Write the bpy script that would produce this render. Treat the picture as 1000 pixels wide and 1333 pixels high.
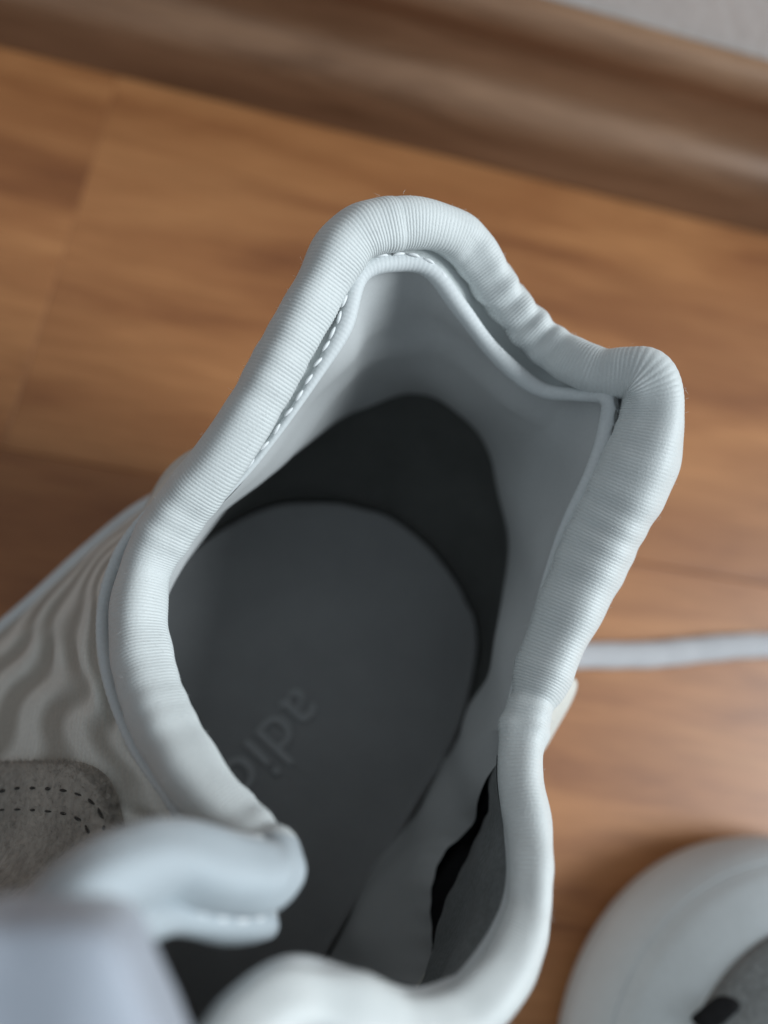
import bpy, math, random
import numpy as np
from mathutils import Vector, Matrix
from mathutils.bvhtree import BVHTree

random.seed(7); rng = np.random.default_rng(7)
S = bpy.context.scene
for _o in list(bpy.data.objects): bpy.data.objects.remove(_o)
COL = S.collection

# ------------------------------------------------------------------ camera
CAM_H, FPX = 0.20, 962.72            # metres above the floor; focal length in photo pixels
NX, NY = -180.0, 284.0               # where straight-down falls in the picture, from its centre
_v = np.array([NX, -NY, FPX]); _v /= np.linalg.norm(_v)
_Z = np.array([-_v[0], -_v[1], _v[2]])
_X = np.array([1., 0, 0]); _X -= _Z*(_X@_Z); _X /= np.linalg.norm(_X)
_Y = np.cross(_Z, _X)
RC = np.array([_X, _Y, _Z])          # world = RC @ (right, up, back)
RIGHT, UPV, FWD = RC[:, 0], RC[:, 1], -RC[:, 2]
ORG = np.array([0, 0, CAM_H])
def un(px, py, z):                   # photo pixel + height -> a point of the place
    d = FWD + RIGHT*(px-500)/FPX - UPV*(py-666.5)/FPX
    return ORG + d*(z-CAM_H)/d[2]
def ray(px, py):
    d = FWD + RIGHT*(px-500)/FPX - UPV*(py-666.5)/FPX
    return d/np.linalg.norm(d)
cam = bpy.data.cameras.new('camera'); camo = bpy.data.objects.new('camera', cam); COL.objects.link(camo)
camo.matrix_world = Matrix([list(RC[0])+[0], list(RC[1])+[0], list(RC[2])+[CAM_H], [0, 0, 0, 1]])
cam.sensor_fit = 'VERTICAL'; cam.sensor_height = 36; cam.sensor_width = 27; cam.lens = 26
cam.clip_start = 0.002; cam.clip_end = 30
cam.dof.use_dof = True; cam.dof.focus_distance = 0.112; cam.dof.aperture_fstop = 6.4
S.camera = camo

# ------------------------------------------------------------------ light: a room with one window to the right
W = bpy.data.worlds.new('World'); S.world = W; W.use_nodes = True
W.node_tree.nodes['Background'].inputs[0].default_value = (0.79, 0.91, 1.0, 1)
W.node_tree.nodes['Background'].inputs[1].default_value = 0.31
def area(name, loc, target, sx, sy, power, col):
    l = bpy.data.lights.new(name, 'AREA'); l.shape = 'RECTANGLE'; l.size = sx; l.size_y = sy
    l.energy = power; l.color = col
    o = bpy.data.objects.new(name, l); COL.objects.link(o); o.location = loc
    o.rotation_euler = (Vector(target)-Vector(loc)).to_track_quat('-Z', 'Y').to_euler()
    return o
area('window_light', (1.28, -0.16, 0.94), (0, 0, 0.05), 0.7, 0.8, 27, (0.88, 0.96, 1.0))
S.view_settings.view_transform = 'Standard'; S.view_settings.look = 'None'
S.view_settings.exposure = 0.04; S.view_settings.gamma = 1

# ------------------------------------------------------------------ helpers
def tag(o, label=None, cat=None, group=None, kind=None):
    for k, v in (('label', label), ('category', cat), ('group', group), ('kind', kind)):
        if v: o[k] = v
    return o
def empty(name, loc=(0, 0, 0)):
    o = bpy.data.objects.new(name, None); COL.objects.link(o); o.location = loc; o.empty_display_size = .01
    return o
def link(name, me, parent=None):
    o = bpy.data.objects.new(name, me); COL.objects.link(o)
    if parent is not None:
        o.parent = parent; o.matrix_parent_inverse = Matrix.Translation(parent.location).inverted()
    return o
def mesh(name, V, F, mat=None, parent=None, smooth=True, uv=None):
    V = np.asarray(V, float)
    me = bpy.data.meshes.new(name)
    me.from_pydata(V.tolist(), [], F if isinstance(F, list) else F.tolist())
    if smooth: me.polygons.foreach_set('use_smooth', [True]*len(me.polygons))
    if uv is not None:
        l = me.uv_layers.new(name='UVMap')
        vi = np.zeros(len(me.loops), int); me.loops.foreach_get('vertex_index', vi)
        l.data.foreach_set('uv', np.asarray(uv, float)[vi].ravel())
    if mat: me.materials.append(mat)
    me.update()
    return link(name, me, parent)
def grid_faces(n, m, cu=False, cv=False):       # n rows x m columns
    F = []
    for i in range(n if cu else n-1):
        a = (i % n)*m; b = ((i+1) % n)*m
        for j in range(m if cv else m-1):
            k = (j+1) % m
            F.append((a+j, a+k, b+k, b+j))
    return F
def cr(P, t, closed=True):                      # Catmull-Rom through P at parameters t
    P = np.asarray(P, float); n = len(P); t = np.asarray(t, float)
    i = np.floor(t).astype(int); f = (t-i)
    f = f[:, None] if P.ndim > 1 else f
    g = (lambda k: P[k % n]) if closed else (lambda k: P[np.clip(k, 0, n-1)])
    a, b, c, d = g(i-1), g(i), g(i+1), g(i+2)
    return .5*((2*b)+(c-a)*f+(2*a-5*b+4*c-d)*f*f+(3*b-a-3*c+d)*f**3)
def unit(v): return v/np.maximum(np.linalg.norm(v, axis=-1, keepdims=True), 1e-12)
UP = np.array([0, 0, 1.])
def frames(P, closed=True):
    if closed: T = np.roll(P, -1, 0)-np.roll(P, 1, 0)
    else: T = np.gradient(P, axis=0)
    T = unit(T); L = unit(np.cross(UP, T)); N = unit(np.cross(T, L))
    return T, L, N                                # tangent, left (horizontal), up-ish
def tube(name, P, rw, rh, mat, parent, seg=14, closed=True, disp=None):
    T, L, N = frames(P, closed); n = len(P)
    rw = np.broadcast_to(rw, (n,)); rh = np.broadcast_to(rh, (n,))
    th = np.linspace(0, 2*math.pi, seg, endpoint=False)
    R = np.ones((n, seg)) if disp is None else disp(th)
    V = P[:, None]+L[:, None]*(np.cos(th)[None, :]*R*rw[:, None])[..., None]+N[:, None]*(np.sin(th)[None, :]*R*rh[:, None])[..., None]
    F = grid_faces(n, seg, closed, True)
    V = V.reshape(-1, 3)
    if not closed:
        F.append(tuple(range(seg))[::-1]); F.append(tuple((n-1)*seg+j for j in range(seg)))
    s = np.concatenate([[0], np.cumsum(np.linalg.norm(np.diff(P, axis=0), axis=1))])
    uv = np.stack([np.repeat(s, seg), np.tile(th/6.283, n)], 1)
    return mesh(name, V, F, mat, parent, uv=uv)
def loft(name, rows, mat, parent, nv=24, closed=True, disp=None, thick=0):
    rows = np.asarray(rows); k = len(rows)
    vs = np.linspace(0, k-1-1e-6, nv)
    V = np.stack([cr(rows, np.full(1, v), False)[0] for v in vs])
    if disp is not None: V = disp(V)
    o = mesh(name, V.reshape(-1, 3), grid_faces(nv, V.shape[1], False, closed), mat, parent,
             uv=np.stack([np.tile(np.arange(V.shape[1])*.001, nv), np.repeat(vs, V.shape[1])], 1))
    if thick:
        m = o.modifiers.new('thickness', 'SOLIDIFY'); m.thickness = thick; m.offset = 0
    return o

# ------------------------------------------------------------------ materials
def new_mat(name, base, rough=.7, spec=.4, sheen=0):
    m = bpy.data.materials.new(name); m.use_nodes = True
    b = m.node_tree.nodes['Principled BSDF']
    b.inputs['Base Color'].default_value = (*base, 1); b.inputs['Roughness'].default_value = rough
    b.inputs['Specular IOR Level'].default_value = spec
    if sheen: b.inputs['Sheen Weight'].default_value = sheen; b.inputs['Sheen Roughness'].default_value = .4
    return m, m.node_tree, b
def nd(t, typ, **kw):
    n = t.nodes.new(typ)
    for k, v in kw.items():
        if k in n.inputs: n.inputs[k].default_value = v
        else: setattr(n, k, v)
    return n
def coords(t, scale=(1, 1, 1), kind='Object'):
    c = nd(t, 'ShaderNodeTexCoord'); mp = nd(t, 'ShaderNodeMapping'); mp.inputs['Scale'].default_value = scale
    t.links.new(c.outputs[kind], mp.inputs[0]); return mp.outputs[0]
def ramp(t, fac, stops):
    r = nd(t, 'ShaderNodeValToRGB'); e = r.color_ramp.elements
    while len(e) < len(stops): e.new(.5)
    for x, (p, c) in zip(e, stops): x.position = p; x.color = (*c, 1)
    t.links.new(fac, r.inputs[0]); return r.outputs[0]
def fabric(name, base, rough=.75, scale=2500, bump=.3, dist=.0002, var=.12, spec=.3, sheen=.15, weave=None):
    m, t, b = new_mat(name, base, rough, spec, sheen)
    c = coords(t)
    n1 = nd(t, 'ShaderNodeTexNoise', Scale=scale, Detail=3.0); t.links.new(c, n1.inputs['Vector'])
    n2 = nd(t, 'ShaderNodeTexNoise', Scale=90.0, Detail=4.0); t.links.new(c, n2.inputs['Vector'])
    lo = tuple(x*(1-var) for x in base); hi = tuple(min(1, x*(1+var)) for x in base)
    mixv = nd(t, 'ShaderNodeMath', operation='ADD'); t.links.new(n1.outputs[0], mixv.inputs[0]); t.links.new(n2.outputs[0], mixv.inputs[1])
    hv = nd(t, 'ShaderNodeMath', operation='MULTIPLY'); hv.inputs[1].default_value = .5; t.links.new(mixv.outputs[0], hv.inputs[0])
    t.links.new(ramp(t, hv.outputs[0], [(.3, lo), (.7, hi)]), b.inputs['Base Color'])
    bp = nd(t, 'ShaderNodeBump', Strength=bump, Distance=dist)
    h = n1.outputs[0]
    if weave:
        w = nd(t, 'ShaderNodeTexWave', Scale=weave, Distortion=.6); w.inputs['Detail'].default_value = 1
        t.links.new(c, w.inputs['Vector'])
        a = nd(t, 'ShaderNodeMath', operation='ADD'); t.links.new(w.outputs['Fac'], a.inputs[0]); t.links.new(n1.outputs[0], a.inputs[1]); h = a.outputs[0]
    t.links.new(h, bp.inputs['Height']); t.links.new(bp.outputs[0], b.inputs['Normal'])
    return m
M_RIB = fabric('white_rib_knit', (.62, .65, .65), .5, 3400, .4, .00014, .07, .38, .25)
M_PIPE = fabric('white_piping', (.64, .67, .68), .6, 2500, .3, .0001, .06, .3)
M_LIN = fabric('grey_lining', (.50, .512, .515), .8, 2200, .2, .0001, .06)
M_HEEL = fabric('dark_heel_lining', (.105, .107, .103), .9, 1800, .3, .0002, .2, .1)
M_GUS = fabric('charcoal_gusset', (.18, .19, .19), .9, 1200, .5, .0003, .25, .1)
M_INS = fabric('grey_insole', (.31, .315, .32), .85, 1800, .3, .0002, .1, .15)
M_PRINT = fabric('insole_print', (.44, .45, .46), .8, 1500, .1, .0001, .1, .2)
M_UPPER = fabric('pale_knit_upper', (.60, .595, .565), .75, 2000, .3, .0002, .12, .25, .2, weave=380)
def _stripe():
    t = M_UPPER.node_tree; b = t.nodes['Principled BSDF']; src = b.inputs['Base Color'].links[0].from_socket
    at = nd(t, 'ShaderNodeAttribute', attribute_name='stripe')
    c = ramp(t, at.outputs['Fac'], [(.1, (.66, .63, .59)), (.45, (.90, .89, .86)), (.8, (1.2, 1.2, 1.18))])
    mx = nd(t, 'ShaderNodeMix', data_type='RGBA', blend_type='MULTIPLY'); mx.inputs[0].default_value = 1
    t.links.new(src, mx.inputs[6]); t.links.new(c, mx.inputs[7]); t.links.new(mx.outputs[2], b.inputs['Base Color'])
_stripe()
M_SUEDE = fabric('taupe_suede', (.35, .325, .29), .95, 900, .7, .0005, .35, .05, .4)
M_SUEDE2 = fabric('grey_suede', (.145, .15, .15), .95, 900, .7, .0005, .3, .05, .4)
M_SOLE = fabric('white_midsole', (.66, .68, .69), .6, 600, .1, .0002, .05, .4, 0)
M_TOE = fabric('white_toe', (.50, .545, .57), .55, 900, .15, .0002, .06, .35, .05)
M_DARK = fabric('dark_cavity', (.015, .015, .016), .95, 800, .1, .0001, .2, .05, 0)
M_THREAD = fabric('white_thread', (.78, .80, .81), .45, 3000, .1, .0001, .05, .5)
M_HOLE = fabric('dark_thread', (.05, .048, .045), .8, 3000, .1, .0001, .1, .2)
M_LACE = fabric('grey_lace', (.50, .50, .52), .8, 2000, .4, .0003, .1, .2, .2, weave=300)

def wood(name, light, mid, dark, rough, scale=1.0, seed=0.0, rings=True):
    m, t, b = new_mat(name, mid, rough, .45)
    tc = nd(t, 'ShaderNodeTexCoord'); oi = nd(t, 'ShaderNodeObjectInfo')
    off = nd(t, 'ShaderNodeVectorMath', operation='SCALE'); off.inputs[0].default_value = (3.1, 1.7, .9)
    t.links.new(oi.outputs['Random'], off.inputs['Scale'])
    ad = nd(t, 'ShaderNodeVectorMath', operation='ADD'); t.links.new(tc.outputs['Object'], ad.inputs[0]); t.links.new(off.outputs[0], ad.inputs[1])
    mp = nd(t, 'ShaderNodeMapping'); mp.inputs['Scale'].default_value = (1.0*scale, 6.0*scale, 6.0*scale); mp.inputs['Location'].default_value = (seed, seed*.7, 0)
    t.links.new(ad.outputs[0], mp.inputs[0])
    n1 = nd(t, 'ShaderNodeTexNoise', Scale=9.0, Detail=6.0, Roughness=.55, Distortion=.5); t.links.new(mp.outputs[0], n1.inputs['Vector'])
    mp2 = nd(t, 'ShaderNodeMapping'); mp2.inputs['Scale'].default_value = (1.0*scale, 14.0*scale, 14.0*scale); t.links.new(ad.outputs[0], mp2.inputs[0])
    n2 = nd(t, 'ShaderNodeTexNoise', Scale=45.0, Detail=5.0, Roughness=.6); t.links.new(mp2.outputs[0], n2.inputs['Vector'])
    n3 = nd(t, 'ShaderNodeTexNoise', Scale=4.5, Detail=3.0, Roughness=.5); t.links.new(mp.outputs[0], n3.inputs['Vector'])
    c1 = ramp(t, n1.outputs[0], [(.28, dark), (.42, mid), (.62, light), (.8, mid)])
    c3 = ramp(t, n3.outputs[0], [(.35, (.8, .74, .7)), (.6, (1.08, 1.05, 1.0))])
    mx = nd(t, 'ShaderNodeMix', data_type='RGBA', blend_type='MULTIPLY'); mx.inputs[0].default_value = .75
    t.links.new(c1, mx.inputs[6]); t.links.new(c3, mx.inputs[7])
    c2 = ramp(t, n2.outputs[0], [(.3, (.72, .68, .64)), (.65, (1.05, 1.05, 1.05))])
    m2 = nd(t, 'ShaderNodeMix', data_type='RGBA', blend_type='MULTIPLY'); m2.inputs[0].default_value = .65
    t.links.new(mx.outputs[2], m2.inputs[6]); t.links.new(c2, m2.inputs[7])
    hv = nd(t, 'ShaderNodeHueSaturation')
    rr = nd(t, 'ShaderNodeMapRange'); rr.inputs[3].default_value = .86; rr.inputs[4].default_value = 1.1
    t.links.new(oi.outputs['Random'], rr.inputs[0]); t.links.new(rr.outputs[0], hv.inputs['Value'])
    t.links.new(m2.outputs[2], hv.inputs['Color']); t.links.new(hv.outputs[0], b.inputs['Base Color'])
    bp = nd(t, 'ShaderNodeBump', Strength=.12, Distance=.0003); t.links.new(n2.outputs[0], bp.inputs['Height']); t.links.new(bp.outputs[0], b.inputs['Normal'])
    return m
M_FLOOR = wood('oak_laminate', (.43, .20, .083), (.335, .143, .057), (.22, .085, .034), .42)
M_SKIRT = wood('brown_skirting', (.33, .198, .122), (.25, .143, .085), (.15, .08, .045), .4, seed=2.0)
M_SUB, _t, _b = new_mat('subfloor', (.03, .02, .015), .9)
M_WALL = fabric('pale_wall_paint', (.80, .79, .785), .9, 350, .4, .0006, .05, .2, 0)

# ------------------------------------------------------------------ floor, skirting, wall
A0, B0 = un(100, 86, 0), un(1000, 308, 0)
D = unit(B0-A0); NN = np.array([-D[1], D[0], 0])         # along the skirting / towards the wall
ANG = math.atan2(D[1], D[0])
floor = mesh('floor', [A0+D*x+NN*y+UP*(-.009) for x, y in ((-1.5, -1.6), (1.5, -1.6), (1.5, .05), (-1.5, .05))], [(0, 1, 2, 3)], M_SUB, None, False)
tag(floor, kind='structure')
def plank(x0, x1, y0, y1):
    g, h, bv = .00005, .008, .00022
    x0 += g; x1 -= g; y0 += g; y1 -= g
    cx, cy = (x0+x1)/2, (y0+y1)/2
    V = []
    for z, i in ((-h, 0), (-bv, 0), (0, bv)):
        V += [(x0+i-cx, y0+i-cy, z), (x1-i-cx, y0+i-cy, z), (x1-i-cx, y1-i-cy, z), (x0+i-cx, y1-i-cy, z)]
    F = [(8, 9, 10, 11)]
    for b in (0, 4):
        for j in range(4): k = (j+1) % 4; F.append((b+j, b+k, b+4+k, b+4+j))
    me = bpy.data.meshes.new('plank'); me.from_pydata(V, [], F); me.materials.append(M_FLOOR)
    o = bpy.data.objects.new('plank', me); COL.objects.link(o); o.parent = floor
    p = A0+D*cx+NN*cy
    o.matrix_local = Matrix.Translation(Vector(p))@Matrix.Rotation(ANG, 4, 'Z')
    return o
JX = float((un(110, 240, 0)-A0)@D)
PW = .142
for row in range(6):
    y1 = .012-row*PW
    joints = [-1.4, JX-.0, JX+1.29] if row == 0 else [-1.4, JX+(.43, .86, .2, .62, .35)[row-1]-.9, JX+(.43, .86, .2, .62, .35)[row-1]+.36, 1.4]
    for a, b in zip(joints[:-1], joints[1:]): plank(a, b, y1-PW, y1)
PROF = [(.0, .0004), (.0, .013), (.0006, .0175), (.002, .0205), (.0042, .0225), (.0064, .0238), (.0080, .0258), (.0088, .029), (.0090, .034), (.0088, .038), (.0078, .041), (.0070, .0435), (.0070, .046), (.0078, .0485), (.0095, .0503), (.0118, .051), (.0138, .0512)]
def cr_prof(P, n):
    return cr(np.array(P), np.linspace(0, len(P)-1.0001, n), False)
pf = cr_prof(PROF, 70)
xs = np.linspace(-1.5, .5, 3)
V = [(x, n, z) for x in xs for n, z in pf]
sk = mesh('skirting_board', V, grid_faces(3, len(pf)), M_SKIRT)
sk.matrix_world = Matrix.Translation(Vector(A0))@Matrix.Rotation(ANG, 4, 'Z')
tag(sk, 'brown moulded wooden skirting board running along the foot of the pale wall', 'skirting board')
wl = mesh('wall', [(x, n, z) for n in (.0140, .06) for x, z in ((-1.5, -.01), (.5, -.01), (.5, 1.2), (-1.5, 1.2))],
          [(0, 1, 2, 3), (7, 6, 5, 4), (3, 2, 6, 7), (0, 4, 5, 1), (1, 5, 6, 2), (0, 3, 7, 4)], M_WALL, None, False)
wl.matrix_world = sk.matrix_world.copy(); tag(wl, kind='structure')

# ------------------------------------------------------------------ the sneaker
# one row per station round the collar: tube centre px, height, half width px; inner piping px (or None); insole edge px
K = [
 (512, 292, .1040, 36, (515, 342), (477, 664)), (455, 314, .1040, 36, (470, 358), (458, 659)), (405, 396, .1010, 34, (445, 430), (443, 656)),
 (345, 505, .0970, 34, (393, 518), (405, 655)), (287, 598, .0920, 34, (333, 600), (355, 660)), (232, 668, .0870, 36, (265, 677), (290, 690)),
 (193, 735, .0840, 32, None, (222, 745)), (180, 810, .0850, 36, None, (190, 800)), (192, 885, .0880, 38, None, (140, 905)),
 (222, 960, .0920, 39, None, (110, 960)), (268, 1030, .0970, 38, None, (80, 1020)), (316, 1078, .1005, 34, None, (50, 1080)),
 (354, 1108, .1050, 32, (345, 1190), (30, 1130)), (346, 1140, .1110, 42, (340, 1203), (10, 1180)), (295, 1138, .1150, 47, (295, 1206), (-10, 1240)),
 (222, 1122, .1200, 50, (232, 1192), (-40, 1320)), (165, 1133, .1260, 50, (180, 1200), (-80, 1420)), (108, 1168, .1300, 52, None, (-130, 1540)),
 (62, 1240, .1310, 58, None, (-190, 1680)), (40, 1340, .1310, 62, None, (-210, 1800)), (70, 1480, .1310, 64, None, (-150, 1900)),
 (180, 1530, .1360, 80, None, (-20, 1900)), (262, 1440, .1300, 60, None, (120, 1800)), (315, 1352, .1240, 48, None, (220, 1650)),
 (378, 1305, .1200, 47, None, (290, 1520)), (450, 1318, .1170, 45, None, (330, 1440)), (530, 1342, .1130, 42, None, (360, 1380)),
 (598, 1325, .1080, 38, None, (385, 1320)), (652, 1275, .1040, 38, (610, 1275), (410, 1270)), (684, 1205, .1000, 33, (654, 1210), (440, 1215)),
 (691, 1140, .0970, 30, (664, 1150), (475, 1155)), (687, 1075, .0930, 31, (661, 1080), (510, 1100)), (678, 1010, .0900, 30, (652, 1010), (545, 1045)),
 (682, 950, .0870, 30, (656, 950), (580, 985)), (702, 888, .0860, 35, (672, 880), (605, 925)), (735, 808, .0880, 42, (699, 792), (620, 850)),
 (778, 714, .0920, 47, (731, 702), (618, 808)), (825, 622, .0980, 49, (770, 620), (607, 785)), (848, 545, .1020, 42, (791, 556), (598, 765)),
 (838, 492, .1040, 40, (790, 518), (588, 750)), (775, 482, .1000, 33, (752, 514), (577, 735)), (709, 446, .0955, 29, (700, 505), (560, 715)),
 (655, 386, .0965, 29, (645, 460), (537, 694)), (611, 323, .1000, 33, (600, 402), (513, 677)), (567, 295, .1030, 34, (560, 352), (495, 668))]
NK = len(K)
Cw = np.array([un(a, b, z) for a, b, z, *_ in K])
dist = np.array([np.linalg.norm(c-ORG)*float(ray(a, b)@FWD) for c, (a, b, *_) in zip(Cw, K)])
Rw = np.array([k[3] for k in K])/FPX*dist
_T, Lk, _N = frames(Cw)
Pin = np.array([un(*k[4], k[2]-r*(.35 if i in (35, 36, 37) else .62)) if k[4] else c+l*r*.5-UP*r*.95 for i, (k, c, r, l) in enumerate(zip(K, Cw, Rw, Lk))])
BASE = np.array([un(*k[5], .031) for k in K])
RP = np.full(NK, .0014)
for i, v in {3: .0007, 4: .0006, 5: .0005, 13: .0016, 14: .0017, 15: .0017, 16: .0017, 33: .0004, 34: .0004, 35: .0005, 36: .0011, 32: .0005, 31: .0006, 30: .0006, 40: .0010}.items(): RP[i] = v
# outer seam under the tube
Pout = Cw-Lk*(Rw*.72)[:, None]-UP*(Rw*.85)[:, None]
for i, p in {5: (177, 687, .0810), 6: (145, 747, .0785), 7: (133, 810, .0785), 8: (143, 887, .0810), 9: (171, 961, .0845), 10: (214, 1028, .0885), 11: (254, 1079, .0925)}.items():
    Pout[i] = un(*p)
OL = np.array([0, 0, 0.])
# evenly spaced stations along the collar
tt = np.linspace(0, NK, 6000, endpoint=False)
Pd = cr(Cw, tt); sd = np.concatenate([[0], np.cumsum(np.linalg.norm(np.diff(np.vstack([Pd, Pd[:1]]), axis=0), axis=1))])
LEN = sd[-1]
def stations(n): return np.interp(np.linspace(0, LEN, n, endpoint=False), sd, np.append(tt, NK))
def s_at(t): return float(np.interp(t, np.append(tt, NK), sd))

sneaker = empty('sneaker', tuple(un(408, 865, 0)))
tag(sneaker, 'white knit sneaker seen into its dark heel opening, padded ribbed collar', 'sneaker')
bpy.context.view_layer.update()

NR = 4600
ts = stations(NR); P = cr(Cw, ts); R = cr(Rw, ts)
# creases of the padded collar: station, width (m), depth (share of the radius)
s = np.linspace(0, LEN, NR, endpoint=False)
mod = np.ones(NR)
for t0, w, a in ((33.6, .0014, -.16), (33.0, .0016, .08), (34.2, .0016, .07),
                 (24.3, .003, -.18), (25.3, .003, .08), (5.6, .003, .05), (29.5, .003, -.05), (31.2, .003, .04), (9.5, .004, .03), (11.7, .0012, -.15), (12.5, .001, .10), (36.6, .0025, -.03)):
    d = (s-s_at(t0)+LEN/2) % LEN-LEN/2
    mod += a*np.exp(-(d/w)**2)
mod += .014*np.sin(s*620+1)+.016*np.sin(s*283+.4)+.012*np.sin(s*1130+2.2*np.sin(s*210))
RIB = .00056
ph = 2*math.pi*np.round(LEN/RIB)/LEN*s+1.3*np.sin(s*140)+.8*np.sin(s*367+1)
CREASE = ((41.15, .0013, -.11, .0016), (41.6, .0010, -.10, .0020), (42.05, .0011, -.12, .0022), (42.5, .0013, -.07, .0022), (40.7, .0016, -.05, .0010), (33.3, .0012, -.06, .002), (0.9, .002, -.02, .001), (37.6, .0018, -.03, .002))
def ribs(th):
    extra = 0
    for t0, w, a, skew in CREASE:
        d = (s-s_at(t0)+LEN/2) % LEN-LEN/2
        q = d[:, None]+skew*np.sin(th[None, :]+.4)
        extra = extra+a*np.exp(-(q/w)**2)*(.55+.45*np.cos(th-.9)[None, :])-.35*a*np.exp(-((np.abs(q)-1.8*w)/(w*1.1))**2)
    a = np.cos(ph[:, None]+.9*np.cos(th)[None, :]+.35*np.sin(3*th+s[:, None]*90))
    bump = np.sqrt(np.clip(.5+.5*a, 0, 1))
    amp = .00005/np.maximum(R, .002)*(1+.28*np.sin(s*97)+.22*np.sin(s*231+2))
    e = th-math.radians(55); sq = (np.abs(np.cos(e))**3.0+np.abs(np.sin(e))**3.0)**(-1/3.0)/1.07
    return sq[None, :]*mod[:, None]*(1-amp[:, None]*(1-bump)*1.5*(.75+.45*np.cos(th)[None, :])+.020*np.sin(th*2+s[:, None]*170+np.sin(s*77)[:, None])+.016*np.sin(th*3-s[:, None]*310+1)+extra)
collar = tube('collar', P, R*1.02, R*.98, M_RIB, sneaker, 36, True, ribs)

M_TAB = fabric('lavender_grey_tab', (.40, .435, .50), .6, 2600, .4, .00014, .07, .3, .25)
M_FRONT_SHADE = fabric('front_knit_shaded', (.42, .47, .505), .55, 3400, .4, .00014, .07, .3, .25)  # front of collar and piping: knit darkened, its shade put into the colour
collar.data.materials.append(M_FRONT_SHADE)
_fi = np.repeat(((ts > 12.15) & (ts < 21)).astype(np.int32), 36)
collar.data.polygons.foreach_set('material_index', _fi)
n2 = 1600; t2 = stations(n2)
Pi = cr(Pin, t2); Ci = cr(Cw, t2); Ri = cr(Rw, t2); Rp = np.maximum(cr(RP, t2), .0003); Po = cr(Pout, t2); Bs = cr(BASE, t2)
s2 = np.linspace(0, LEN, n2, endpoint=False)
def fine(k, amp):
    def f(th): return 1+amp*np.cos(2*math.pi*np.round(LEN/k)/LEN*s2[:, None]+th[None, :])+.04*np.sin(s2[:, None]*400)
    return f
pipe = tube('inner_piping', Pi, Rp, Rp, M_PIPE, sneaker, 12, True, fine(.0009, .02))
pipe.data.materials.append(M_FRONT_SHADE)
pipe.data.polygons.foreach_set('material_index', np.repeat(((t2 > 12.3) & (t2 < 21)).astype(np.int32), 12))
opipe = tube('outer_piping', Po-UP*.0003, .00105, .00105, M_PIPE, sneaker, 10, True, fine(.0012, .03))
# the strip of knit that closes the gap between the padded tube and the piping
Tn, Ln, Nn = frames(Ci)
loft('collar_facing', [Ci-Nn*(Ri*.55)[:, None], (Ci*.35+Pi*.65)-UP*(.0012+.0035*np.exp(-((t2-41.8)/.8)**2))[:, None], Pi-UP*.0004], M_RIB, sneaker, 8)
loft('collar_edge', [Ci-Nn*(Ri*.6)[:, None], Ci*.3+Po*.7-UP*.0024, Po-UP*.0006], M_RIB, sneaker, 6)
# stitches: dashes of thread in the groove
def stitch_mesh():
    V, F = [], []
    for i, x in enumerate(np.linspace(-1, 1, 7)):
        r = .00028*math.sqrt(max(.08, 1-x*x)); 
        for j in range(6):
            a = j*math.pi/3; V.append((x*.00105, r*math.cos(a), r*math.sin(a)+.00018*(1-x*x)))
    F = grid_faces(7, 6, False, True); F += [tuple(range(6))[::-1], tuple(36+j for j in range(6))]
    me = bpy.data.meshes.new('stitch'); me.from_pydata(V, [], F); me.polygons.foreach_set('use_smooth', [True]*len(F)); me.materials.append(M_THREAD); return me
ME_ST = stitch_mesh()
def put_stitches(curve, towards, t_from, t_to, step, parent, me, lift=.0003, fac=.85):
    sa, sb = s_at(t_from % NK), s_at(t_to % NK)
    if sb <= sa: sb += LEN
    for q in np.arange(sa, sb, step):
        i = int((q % LEN)/LEN*n2) % n2; j = (i+4) % n2
        p = curve[i]; tg = unit(curve[j]-curve[i-4]); dr = unit(towards[i]-p)
        p = p+dr*(Rp[i]*fac)+unit(ORG-p)*(Rp[i]*.55+lift)
        tg = unit(tg+dr*.25*random.uniform(-.5, 1))
        y = unit(np.cross(UP, tg)); z = np.cross(tg, y)
        o = bpy.data.objects.new('stitch', me); COL.objects.link(o); o.parent = parent
        Mx = Matrix([[tg[0], y[0], z[0], p[0]], [tg[1], y[1], z[1], p[1]], [tg[2], y[2], z[2], p[2]], [0, 0, 0, 1]])
        o.matrix_local = Mx
ME_DK = ME_ST.copy(); ME_DK.materials[0] = M_PIPE
put_stitches(Pi, Ci, 41.9, 2.2, .0031, pipe, ME_ST)
put_stitches(Pi, Ci, 2.3, 5.0, .0034, pipe, ME_ST, -.0001)
ME_GD = ME_ST.copy(); ME_GD.materials[0] = M_GUS
put_stitches(Pi, Ci, 36.0, 38.9, .0030, pipe, ME_GD, .0006, .7)
put_stitches(Pi, Ci, 13.1, 16.4, .0031, pipe, ME_ST, .0006, .45)

ME_OH = ME_ST.copy(); ME_OH.materials[0] = M_GUS
put_stitches(Po+Ln*.0006, Ci, 6.3, 11.3, .0042, opipe, ME_OH, .0007, .9)
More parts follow.
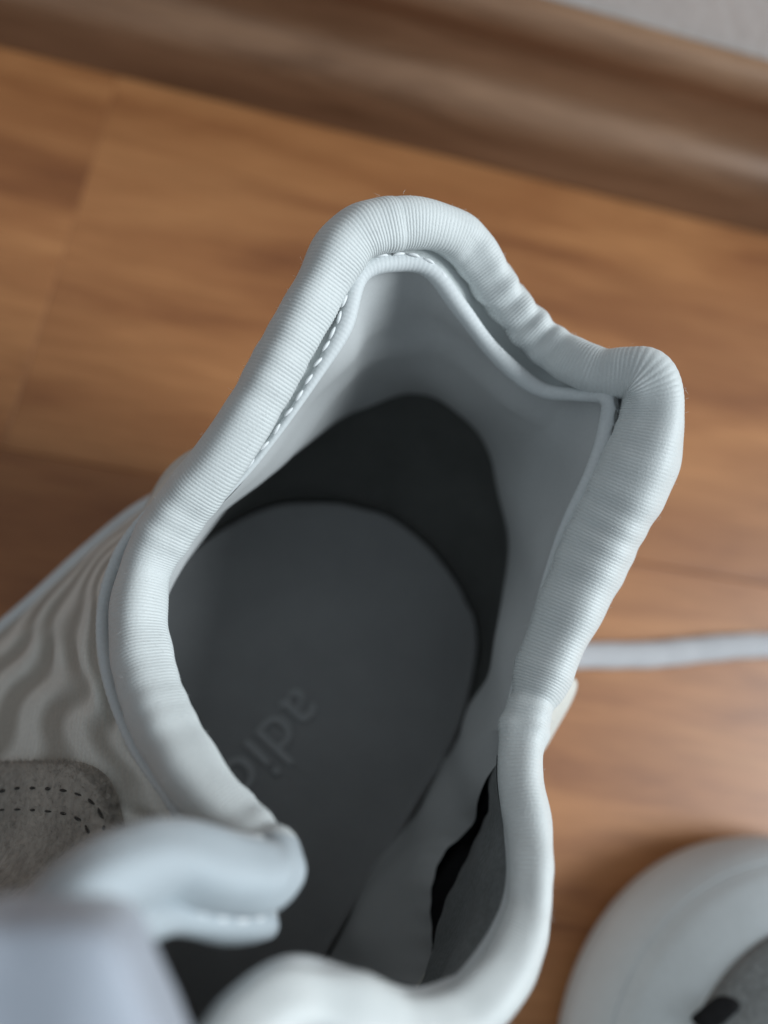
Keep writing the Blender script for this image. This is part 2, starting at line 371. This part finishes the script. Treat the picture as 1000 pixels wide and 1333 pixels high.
# lining: padded upper part, then the dark heel cup below it
MK = {0: (520, 517), 1: (480, 527), 2: (450, 537), 3: (408, 562), 4: (350, 604), 5: (268, 676), 44: (545, 516), 43: (570, 520), 42: (592, 533), 41: (615, 555), 40: (632, 582), 39: (645, 612),
      38: (654, 655), 37: (659, 715), 36: (657, 785), 35: (643, 858), 34: (616, 930), 33: (588, 984)}
Mk = .5*(Pin+BASE); 
for i in range(NK): Mk[i] += np.array([0, 0, .004])
for i, p in MK.items():
    Mk[i] = un(*p, .056)
Mk[33] = BASE[33]+UP*.004; Mk[34] = un(612, 930, .044); 
for i in range(28, 34): Mk[i] = BASE[i]+UP*.004
Mid = cr(Mk, t2)
i_sel = lambda a, b: (t2 >= a) & (t2 <= b)
def sub_loft(name, rows, t_a, t_b, mat, nv=16, disp=None, thick=0):
    if t_a > t_b: idx = np.concatenate([np.where(t2 >= t_a)[0], np.where(t2 <= t_b)[0]])
    else: idx = np.where(i_sel(t_a, t_b))[0]
    return loft(name, [r[idx] for r in rows], mat, sneaker, nv, False, disp, thick)
inw = unit(np.where(np.abs(Bs-Bs.mean(0)) > 0, Bs.mean(0)-Bs, 0)*np.array([1, 1, 0]))
Tb, Lb, Nb = frames(Bs)                       # Lb points into the shoe
Tm, Lm, Nm = frames(Mid)
def soft(V):                                  # soft unevenness of padding
    return V+np.stack([.0006*np.sin(V[..., 1]*260+V[..., 2]*190), .0006*np.sin(V[..., 0]*240+V[..., 2]*210+1)+.0007*np.exp(-((V[..., 2]-.080-.25*(V[..., 0]-.0))/.0022)**2)-.0008*np.exp(-((V[..., 2]-.074-.22*V[..., 0])/.002)**2), 0*V[..., 0]], -1)
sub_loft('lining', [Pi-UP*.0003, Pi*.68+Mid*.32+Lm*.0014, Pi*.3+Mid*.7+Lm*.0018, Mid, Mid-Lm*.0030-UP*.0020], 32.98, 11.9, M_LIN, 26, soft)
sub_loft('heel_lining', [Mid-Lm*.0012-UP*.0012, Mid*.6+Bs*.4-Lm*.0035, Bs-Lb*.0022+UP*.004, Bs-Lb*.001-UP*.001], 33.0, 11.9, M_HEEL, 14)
# front: lining under the tongue and the folded collar corner
sub_loft('tongue_lining', [Pi-UP*.0003, Pi*.8+Bs*.2-UP*.012, Pi*.4+Bs*.6-UP*.006, Bs-UP*.001], 11.8, 26.7, M_GUS, 20)
# right front: charcoal gusset below the collar, a dark gap, and the free edge of the side lining
GE = {26: (520, 1450), 27: (534, 1372), 28: (545, 1300), 29: (577, 1192), 30: (599, 1120), 31: (640, 1062), 32: (646, 1022), 33: (654, 985)}
GEk = Mk.copy()
for i, p in GE.items(): GEk[i] = un(*p, .066)
Ge = cr(GEk, t2); wav = (.0007*np.sin(s2*230)+.0003*np.sin(s2*610+1)+.0001*np.sin(s2*1900))[:, None]*np.clip((32.7-t2)/1.2, 0, 1)[:, None]
sub_loft('tongue_gusset', [Pi-UP*.0003, Pi*.5+Ge*.5-UP*.0015, Ge+Lm*wav], 26.5, 32.45, M_GUS, 12, soft, .0009)
LE = {26: (520, 1448), 27: (540, 1370), 28: (556, 1298), 29: (556, 1215), 30: (562, 1150), 31: (596, 1098), 32: (634, 1030), 33: (652, 965)}
LEk = Mk.copy()
for i, p in LE.items(): LEk[i] = un(*p, .058 if i < 32 else .072)
LEk[33] = Pin[33]-UP*.0003; LEk[34] = Pin[34]-UP*.0003
Le = cr(LEk, t2)
sub_loft('side_lining', [Le+Lm*wav, Le*.68+Mid*.32+Lm*.0014, Le*.3+Mid*.7+Lm*.0018, Mid, Bs-Lb*.0003-UP*.0008], 26.5, 33.02, M_LIN, 20, soft)
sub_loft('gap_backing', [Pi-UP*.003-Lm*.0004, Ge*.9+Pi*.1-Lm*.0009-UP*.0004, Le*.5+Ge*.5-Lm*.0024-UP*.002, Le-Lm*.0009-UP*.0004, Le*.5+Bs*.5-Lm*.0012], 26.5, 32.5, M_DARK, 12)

# insole with its print
ctr = Bs.mean(0)
rowsI = [Bs-UP*.0003, Bs*.9+ctr*.1-UP*.0012, Bs*.55+ctr*.45-UP*.0016, Bs*.0+ctr-UP*.0016]
insole = loft('insole', rowsI, M_INS, sneaker, 12)
ctr_z = float(ctr[2])
tx = bpy.data.curves.new('insole_print', 'FONT'); tx.body = 'adidas'; tx.size = .0155; tx.extrude = .00015; tx.space_character = 1.0
txo = bpy.data.objects.new('insole_print', tx); COL.objects.link(txo)
bpy.context.view_layer.update()
mt = bpy.data.meshes.new_from_object(txo.evaluated_get(bpy.context.evaluated_depsgraph_get()))
bpy.data.objects.remove(txo); mt.materials.clear(); mt.materials.append(M_PRINT)
pr_o = bpy.data.objects.new('insole_print', mt); COL.objects.link(pr_o); pr_o.parent = insole
def place_print():
    a = un(405, 908, .0298); b = un(305, 1020, .0298)
    xd = unit((b-a)*np.array([1, 1, 0])); yd = np.cross(UP, xd)
    p = a-yd*.0042
    Mx = Matrix([[xd[0], yd[0], 0, p[0]], [xd[1], yd[1], 0, p[1]], [0, 0, 1, .0301], [0, 0, 0, 1]])
    pr_o.matrix_local = Mx
place_print()

# outer upper and midsole
UPB = BASE.copy(); _tb, _lb, _nb = frames(BASE)
for i in range(NK): UPB[i] = BASE[i]-_lb[i]*.0075; UPB[i][2] = .028
for i, p in {4: (268, 628, .050), 5: (190, 660, .046), 6: (120, 714, .040), 7: (50, 778, .035), 8: (-22, 842, .032), 9: (-95, 915, .030), 10: (-170, 1000, .029), 11: (-240, 1085, .028), 12: (-290, 1180, .028), 13: (-320, 1270, .028), 14: (-340, 1360, .028), 15: (-350, 1450, .028), 16: (-350, 1550, .028), 17: (-340, 1650, .028)}.items():
    UPB[i] = un(*p)
UM = .5*(Pout+UPB)-Lk*.004+UP*.003
for i, p in {33: (716, 962, .060), 34: (748, 886, .062), 5: (178, 676, .064), 6: (128, 732, .060), 7: (88, 800, .058), 8: (62, 868, .058), 9: (40, 945, .060), 10: (30, 1020, .062), 11: (30, 1090, .064), 12: (0, 1180, .068), 13: (-30, 1230, .070)}.items():
    UM[i] = un(*p)
_c = BASE[list(range(0, 6))+list(range(34, NK))].mean(0)
for i in list(range(0, 4))+list(range(35, NK)):
    q = Mk[i].copy(); o_ = unit((q-_c)*np.array([1, 1, 0])); UM[i] = q+o_*(.003 if i in (1, 2, 3) else .0065); UM[i][2] = .056
Ub = cr(UPB, t2); Um = cr(UM, t2)
def folds(V):
    n, m, _ = V.shape
    v = np.linspace(0, 1, n)[:, None]; t = t2[None, :]
    w = np.exp(-((t-8.2)/2.0)**2)*np.clip(v*6, 0, 1)*np.clip((1.02-v)*4, 0, 1)
    a = np.sin(2*math.pi*(5.0*v+.30*np.sin(t*1.7+.6)+.16*np.sin(t*4.6+v*5)+.10*t))
    a2 = np.sin(2*math.pi*(6.3*v-.22*t+.1*np.sin(t*2.7)))
    h = w*(.0005*a+.0002*a2)*(.6+.4*np.sin(t*2.3+v*5))
    dP = np.gradient(V, axis=0); dT = np.roll(V, -1, 1)-np.roll(V, 1, 1)
    nn = unit(np.cross(dT, dP)); sgn = np.sign(nn[..., 2:3]); sgn[sgn == 0] = 1
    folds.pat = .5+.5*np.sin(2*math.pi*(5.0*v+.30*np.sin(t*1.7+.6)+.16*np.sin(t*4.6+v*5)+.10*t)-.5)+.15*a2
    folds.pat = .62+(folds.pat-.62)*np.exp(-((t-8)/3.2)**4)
    return V+nn*sgn*h[..., None]
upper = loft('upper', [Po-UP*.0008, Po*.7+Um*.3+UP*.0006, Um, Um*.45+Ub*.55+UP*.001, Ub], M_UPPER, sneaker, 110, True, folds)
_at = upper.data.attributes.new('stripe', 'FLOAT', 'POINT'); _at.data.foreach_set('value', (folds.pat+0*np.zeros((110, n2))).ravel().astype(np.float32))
Tq, Lq, Nq = frames(Ub)
def at_z(Q, z): q = Q.copy(); q[:, 2] = z if np.isscalar(z) else z; return q
Uz = Ub[:, 2]
loft('midsole', [Ub+UP*.0004+Lq*.001, Ub-Lq*.0022-UP*.001, at_z(Ub-Lq*.0030, Uz*.6), at_z(Ub-Lq*.0022, Uz*.25), at_z(Ub-Lq*.0006, Uz*0+.0015), at_z(Ub+Lq*.0020, Uz*0+.0004)], M_SOLE, sneaker, 22)

# thick soft tab standing at the front of the tongue
TAB = [(-70, 1204), (0, 1196), (60, 1192), (115, 1194), (150, 1206), (172, 1236), (186, 1275), (204, 1320), (232, 1390), (250, 1470), (180, 1520), (60, 1530), (-60, 1520), (-110, 1400), (-100, 1290)]
tabz = .1405
tq_ = cr(np.array([un(x, y, tabz) for x, y in TAB]), np.linspace(0, len(TAB), 160, endpoint=False))
tc_ = tq_.mean(0)
def tabring(k, dz):
    return np.array([tc_+(p-tc_)*k for p in tq_])+UP*dz
def tabwave(V):
    return V+np.stack([0*V[..., 0], 0*V[..., 0], .0005*np.sin(V[..., 0]*420+V[..., 1]*60)+.0003*np.sin(V[..., 1]*330)], -1)
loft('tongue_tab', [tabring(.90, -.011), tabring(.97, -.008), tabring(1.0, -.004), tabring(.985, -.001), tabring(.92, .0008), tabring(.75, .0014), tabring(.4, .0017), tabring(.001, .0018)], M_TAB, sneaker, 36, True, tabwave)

# suede overlay on the quarter, with two rows of needle holes, laid over the upper
bv = BVHTree.FromPolygons([Vector(v.co) for v in upper.data.vertices], [tuple(p.vertices) for p in upper.data.polygons])
def drape(px, py, off):
    h = bv.ray_cast(Vector(ORG), Vector(ray(px, py)))
    if h[0] is None: return un(px, py, .066+off), UP
    n = np.array(h[1]); n = n if n[2] > 0 else -n
    return np.array(h[0])+n*off, n
rowsS = []
TOPE = [(-160, 1000), (-80, 996), (0, 993), (60, 990), (105, 992), (135, 1006), (152, 1032), (160, 1062), (168, 1095), (176, 1130)]
te = cr(np.array(TOPE, float), np.linspace(0, 8.999, 60), False)
far = np.array([-60, 1260.])
for f, off in ((0, -.0003), (.0, .0010), (.015, .0020), (.06, .0023), (.15, .0023), (.25, .0023), (.35, .0023), (.5, .0023), (.65, .0023), (.8, .0023)):
    rowsS.append([drape(*(p*(1-f)+far*f), off)[0] for p in te])
rs = np.array(rowsS)
for k in range(3):                                   # relax the draped sheet
    rs[2:-1, 1:-1, 2] = .5*rs[2:-1, 1:-1, 2]+.125*(rs[1:-2, 1:-1, 2]+rs[3:, 1:-1, 2]+rs[2:-1, :-2, 2]+rs[2:-1, 2:, 2])
suede = mesh('suede_overlay', rs.reshape(-1, 3), grid_faces(len(rs), 60), M_SUEDE, sneaker)
m = suede.modifiers.new('smooth', 'SUBSURF'); m.levels = m.render_levels = 1
bvs = BVHTree.FromPolygons([Vector(v) for v in rs.reshape(-1, 3)], grid_faces(len(rs), 60))
ME_HO = ME_ST.copy(); ME_HO.materials[0] = M_HOLE
R1 = [(-40, 1032), (0, 1030), (24, 1026), (50, 1026), (76, 1028), (100, 1033), (120, 1044), (133, 1062), (137, 1085)]
R2 = [(-40, 1058), (8, 1054), (36, 1054), (62, 1056), (88, 1060), (108, 1070), (118, 1088)]
for row in (R1, R2):
    q = cr(np.array(row, float), np.linspace(0, len(row)-1.001, 60), False)
    L = np.concatenate([[0], np.cumsum(np.linalg.norm(np.diff(q, axis=0), axis=1))])
    for d in np.arange(3, L[-1], 20):
        a = np.array([np.interp(d-3, L, q[:, 0]), np.interp(d-3, L, q[:, 1])]); b = np.array([np.interp(d+3, L, q[:, 0]), np.interp(d+3, L, q[:, 1])])
        ha = bvs.ray_cast(Vector(ORG), Vector(ray(*a))); hb = bvs.ray_cast(Vector(ORG), Vector(ray(*b)))
        if ha[0] is None or hb[0] is None: continue
        p = .5*(np.array(ha[0])+np.array(hb[0])); tg = unit(np.array(hb[0])-np.array(ha[0])); n = np.array(ha[1]); n = n if n[2] > 0 else -n
        y = unit(np.cross(n, tg)); z = np.cross(tg, y)
        o = bpy.data.objects.new('stitch', ME_HO); COL.objects.link(o); o.parent = suede
        Mx = Matrix([[tg[0], y[0], z[0], p[0]], [tg[1], y[1], z[1], p[1]], [tg[2], y[2], z[2], p[2]], [0, 0, 0, 1]])@Matrix.Diagonal((random.uniform(.55, .95), random.uniform(.55, 1.0), .8, 1))
        o.matrix_local = Mx

# ------------------------------------------------------------------ lace on the floor
lp = np.array([un(x, y, .0022) for x, y in ((600, 848), (680, 853), (740, 853), (800, 853), (850, 852), (900, 847), (950, 842), (1000, 840), (1080, 842), (1200, 850), (1350, 845))])
lq = cr(lp, np.linspace(0, 9.999, 500), False)
ls = np.linspace(0, 1, 500)
def lacef(th): return 1+.03*np.cos(ls[:, None]*900+3*th[None, :])+.02*np.sin(ls[:, None]*70)
lace = tube('shoelace', lq, .0037, .0020, M_LACE, None, 16, False, lacef)
tag(lace, 'pale grey shoelace lying across the wooden floor beside the sneaker', 'shoelace')

# ------------------------------------------------------------------ the second shoe, its rounded end in the corner
c2 = un(990, 1404, 0); sec = empty('sneaker', tuple(c2))
tag(sec, 'other white shoe at lower right, rounded end with grey suede patch', 'sneaker')
bpy.context.view_layer.update()
ax = unit(un(1300, 1800, 0)-c2); pe = np.array([-ax[1], ax[0], 0])       # length axis, across
def outline(r, z, back, n=140, squash=1.0):
    out = []
    for a in np.linspace(-math.pi/2, math.pi/2, n): out.append(c2-ax*r*math.cos(a)*squash+pe*r*math.sin(a))
    for k in np.linspace(.1, 1, 20): out.append(c2+ax*back*k+pe*r*(1-.12*k))
    for a in np.linspace(.15, math.pi-.15, 30): out.append(c2+ax*(back+.03*math.sin(a))+pe*r*.88*math.cos(a))
    for k in np.linspace(1, .1, 20): out.append(c2+ax*back*k-pe*r*(1-.12*k))
    o = np.array(out); o[:, 2] = z; return o
r0 = 285/FPX*.196
PZ = [(1.0, .0095), (.995, .0135), (.97, .0185), (.935, .0221), (.928, .0225), (.92, .0232), (.88, .0262), (.79, .0307), (.7, .0342), (.6, .037), (.5, .039), (.35, .041), (.2, .042), (.0, .0425)]
def zdome(q): return float(np.interp(q, [p[0] for p in PZ][::-1], [p[1] for p in PZ][::-1]))
loft('midsole', [outline(r0*.93, .0004, .16), outline(r0*.975, .003, .16)]+[outline(r0*q, z, .16) for q, z in PZ[:4]]+[outline(r0*.932, .0219, .16)], M_TOE, sec, 26)
loft('toe_cap', [outline(r0*.938, .0212, .16)]+[outline(r0*max(q, .001), z, .16) for q, z in PZ[4:]], M_TOE, sec, 60)
QS = float(np.linalg.norm((un(925, 1280, .0308)-c2)[:2]))/r0
print('suede q', QS, zdome(QS))
loft('suede_overlay', [outline(r0*max(QS*k, .001), zdome(QS*k)+o, .16) for k, o in ((1.0, -.0005), (1.0, .0008), (.98, .0014), (.93, .0016), (.8, .0016), (.6, .0016), (.4, .0016), (.2, .0016), (0, .0016))], M_SUEDE2, sec, 40)
hp = un(940, 1322, .037)
he = []
th = np.linspace(0, 2*math.pi, 24, endpoint=False)
ha = unit(un(1000, 1288, .037)-un(900, 1345, .037)); hb = np.array([-ha[1], ha[0], 0])
for k, z in ((1.0, .0), (.9, .0009), (.6, .0012), (.02, .0013)):
    he.append([hp+ha*.0052*k*math.cos(a)+hb*.0019*k*math.sin(a)*(1+.3*math.sin(a*2)) for a in th])
he = np.array(he)
for i in range(4):
    for j in range(24):
        q = np.linalg.norm((he[i, j]-c2)[:2])/r0
        he[i, j, 2] = zdome(q)+.0017+(0, .0005, .0006, .0006)[i]
mesh('vent_hole', he.reshape(-1, 3), grid_faces(4, 24, False, True), M_DARK, sec)

# loose fibres standing off the knit of the collar
FV, FF = [], []
for k in range(700):
    i = int(rng.integers(0, n2)); t = t2[i]
    a = rng.uniform(-.6, math.pi+.6); r = Ri[i]*1.0
    o0 = Ci[i]+Ln[i]*math.cos(a)*r+Nn[i]*math.sin(a)*r
    d = unit(Ln[i]*math.cos(a)+Nn[i]*math.sin(a)+rng.normal(0, .9, 3)); bend = rng.normal(0, .6, 3); L = rng.uniform(.0002, .0007)
    y = unit(np.cross(d, UP+.01)); z = np.cross(d, y); b0 = len(FV)
    for q in np.linspace(0, 1, 4):
        p = o0+d*L*q+bend*L*q*q*.6; w = .000022*(1-.6*q)
        for j in range(3): FV.append(p+y*w*math.cos(j*2.094)+z*w*math.sin(j*2.094))
    for q in range(3):
        for j in range(3): m_ = (j+1) % 3; FF.append((b0+q*3+j, b0+q*3+m_, b0+q*3+3+m_, b0+q*3+3+j))
fz = mesh('lint', FV, FF, M_THREAD, sneaker); fz['kind'] = 'stuff'

# raised nap of the suede
FV, FF = [], []
for k in range(4500):
    i = rng.uniform(1.2, len(rs)-2.2) if k % 3 else rng.uniform(.6, 2.2); j = rng.uniform(0, 58)
    a, b = int(i), int(j); p = rs[a, b]+(rs[a+1, b]-rs[a, b])*(i-a)+(rs[a, b+1]-rs[a, b])*(j-b)
    n = np.cross(rs[a+1, b]-rs[a, b], rs[a, b+1]-rs[a, b]); n = unit(n if n[2] > 0 else -n)
    d = unit(n*.8+rng.normal(0, .7, 3)); L = rng.uniform(.0003, .0009)
    y = unit(np.cross(d, UP+.01)); z = np.cross(d, y); b0 = len(FV)
    for q in (0, 1):
        for m_ in range(3): FV.append(p+d*L*q+(y*math.cos(m_*2.094)+z*math.sin(m_*2.094))*.00003*(1-.7*q))
    for m_ in range(3): FF.append((b0+m_, b0+(m_+1) % 3, b0+3+(m_+1) % 3, b0+3+m_))
nap = mesh('nap', FV, FF, M_SUEDE, suede); nap['kind'] = 'stuff'
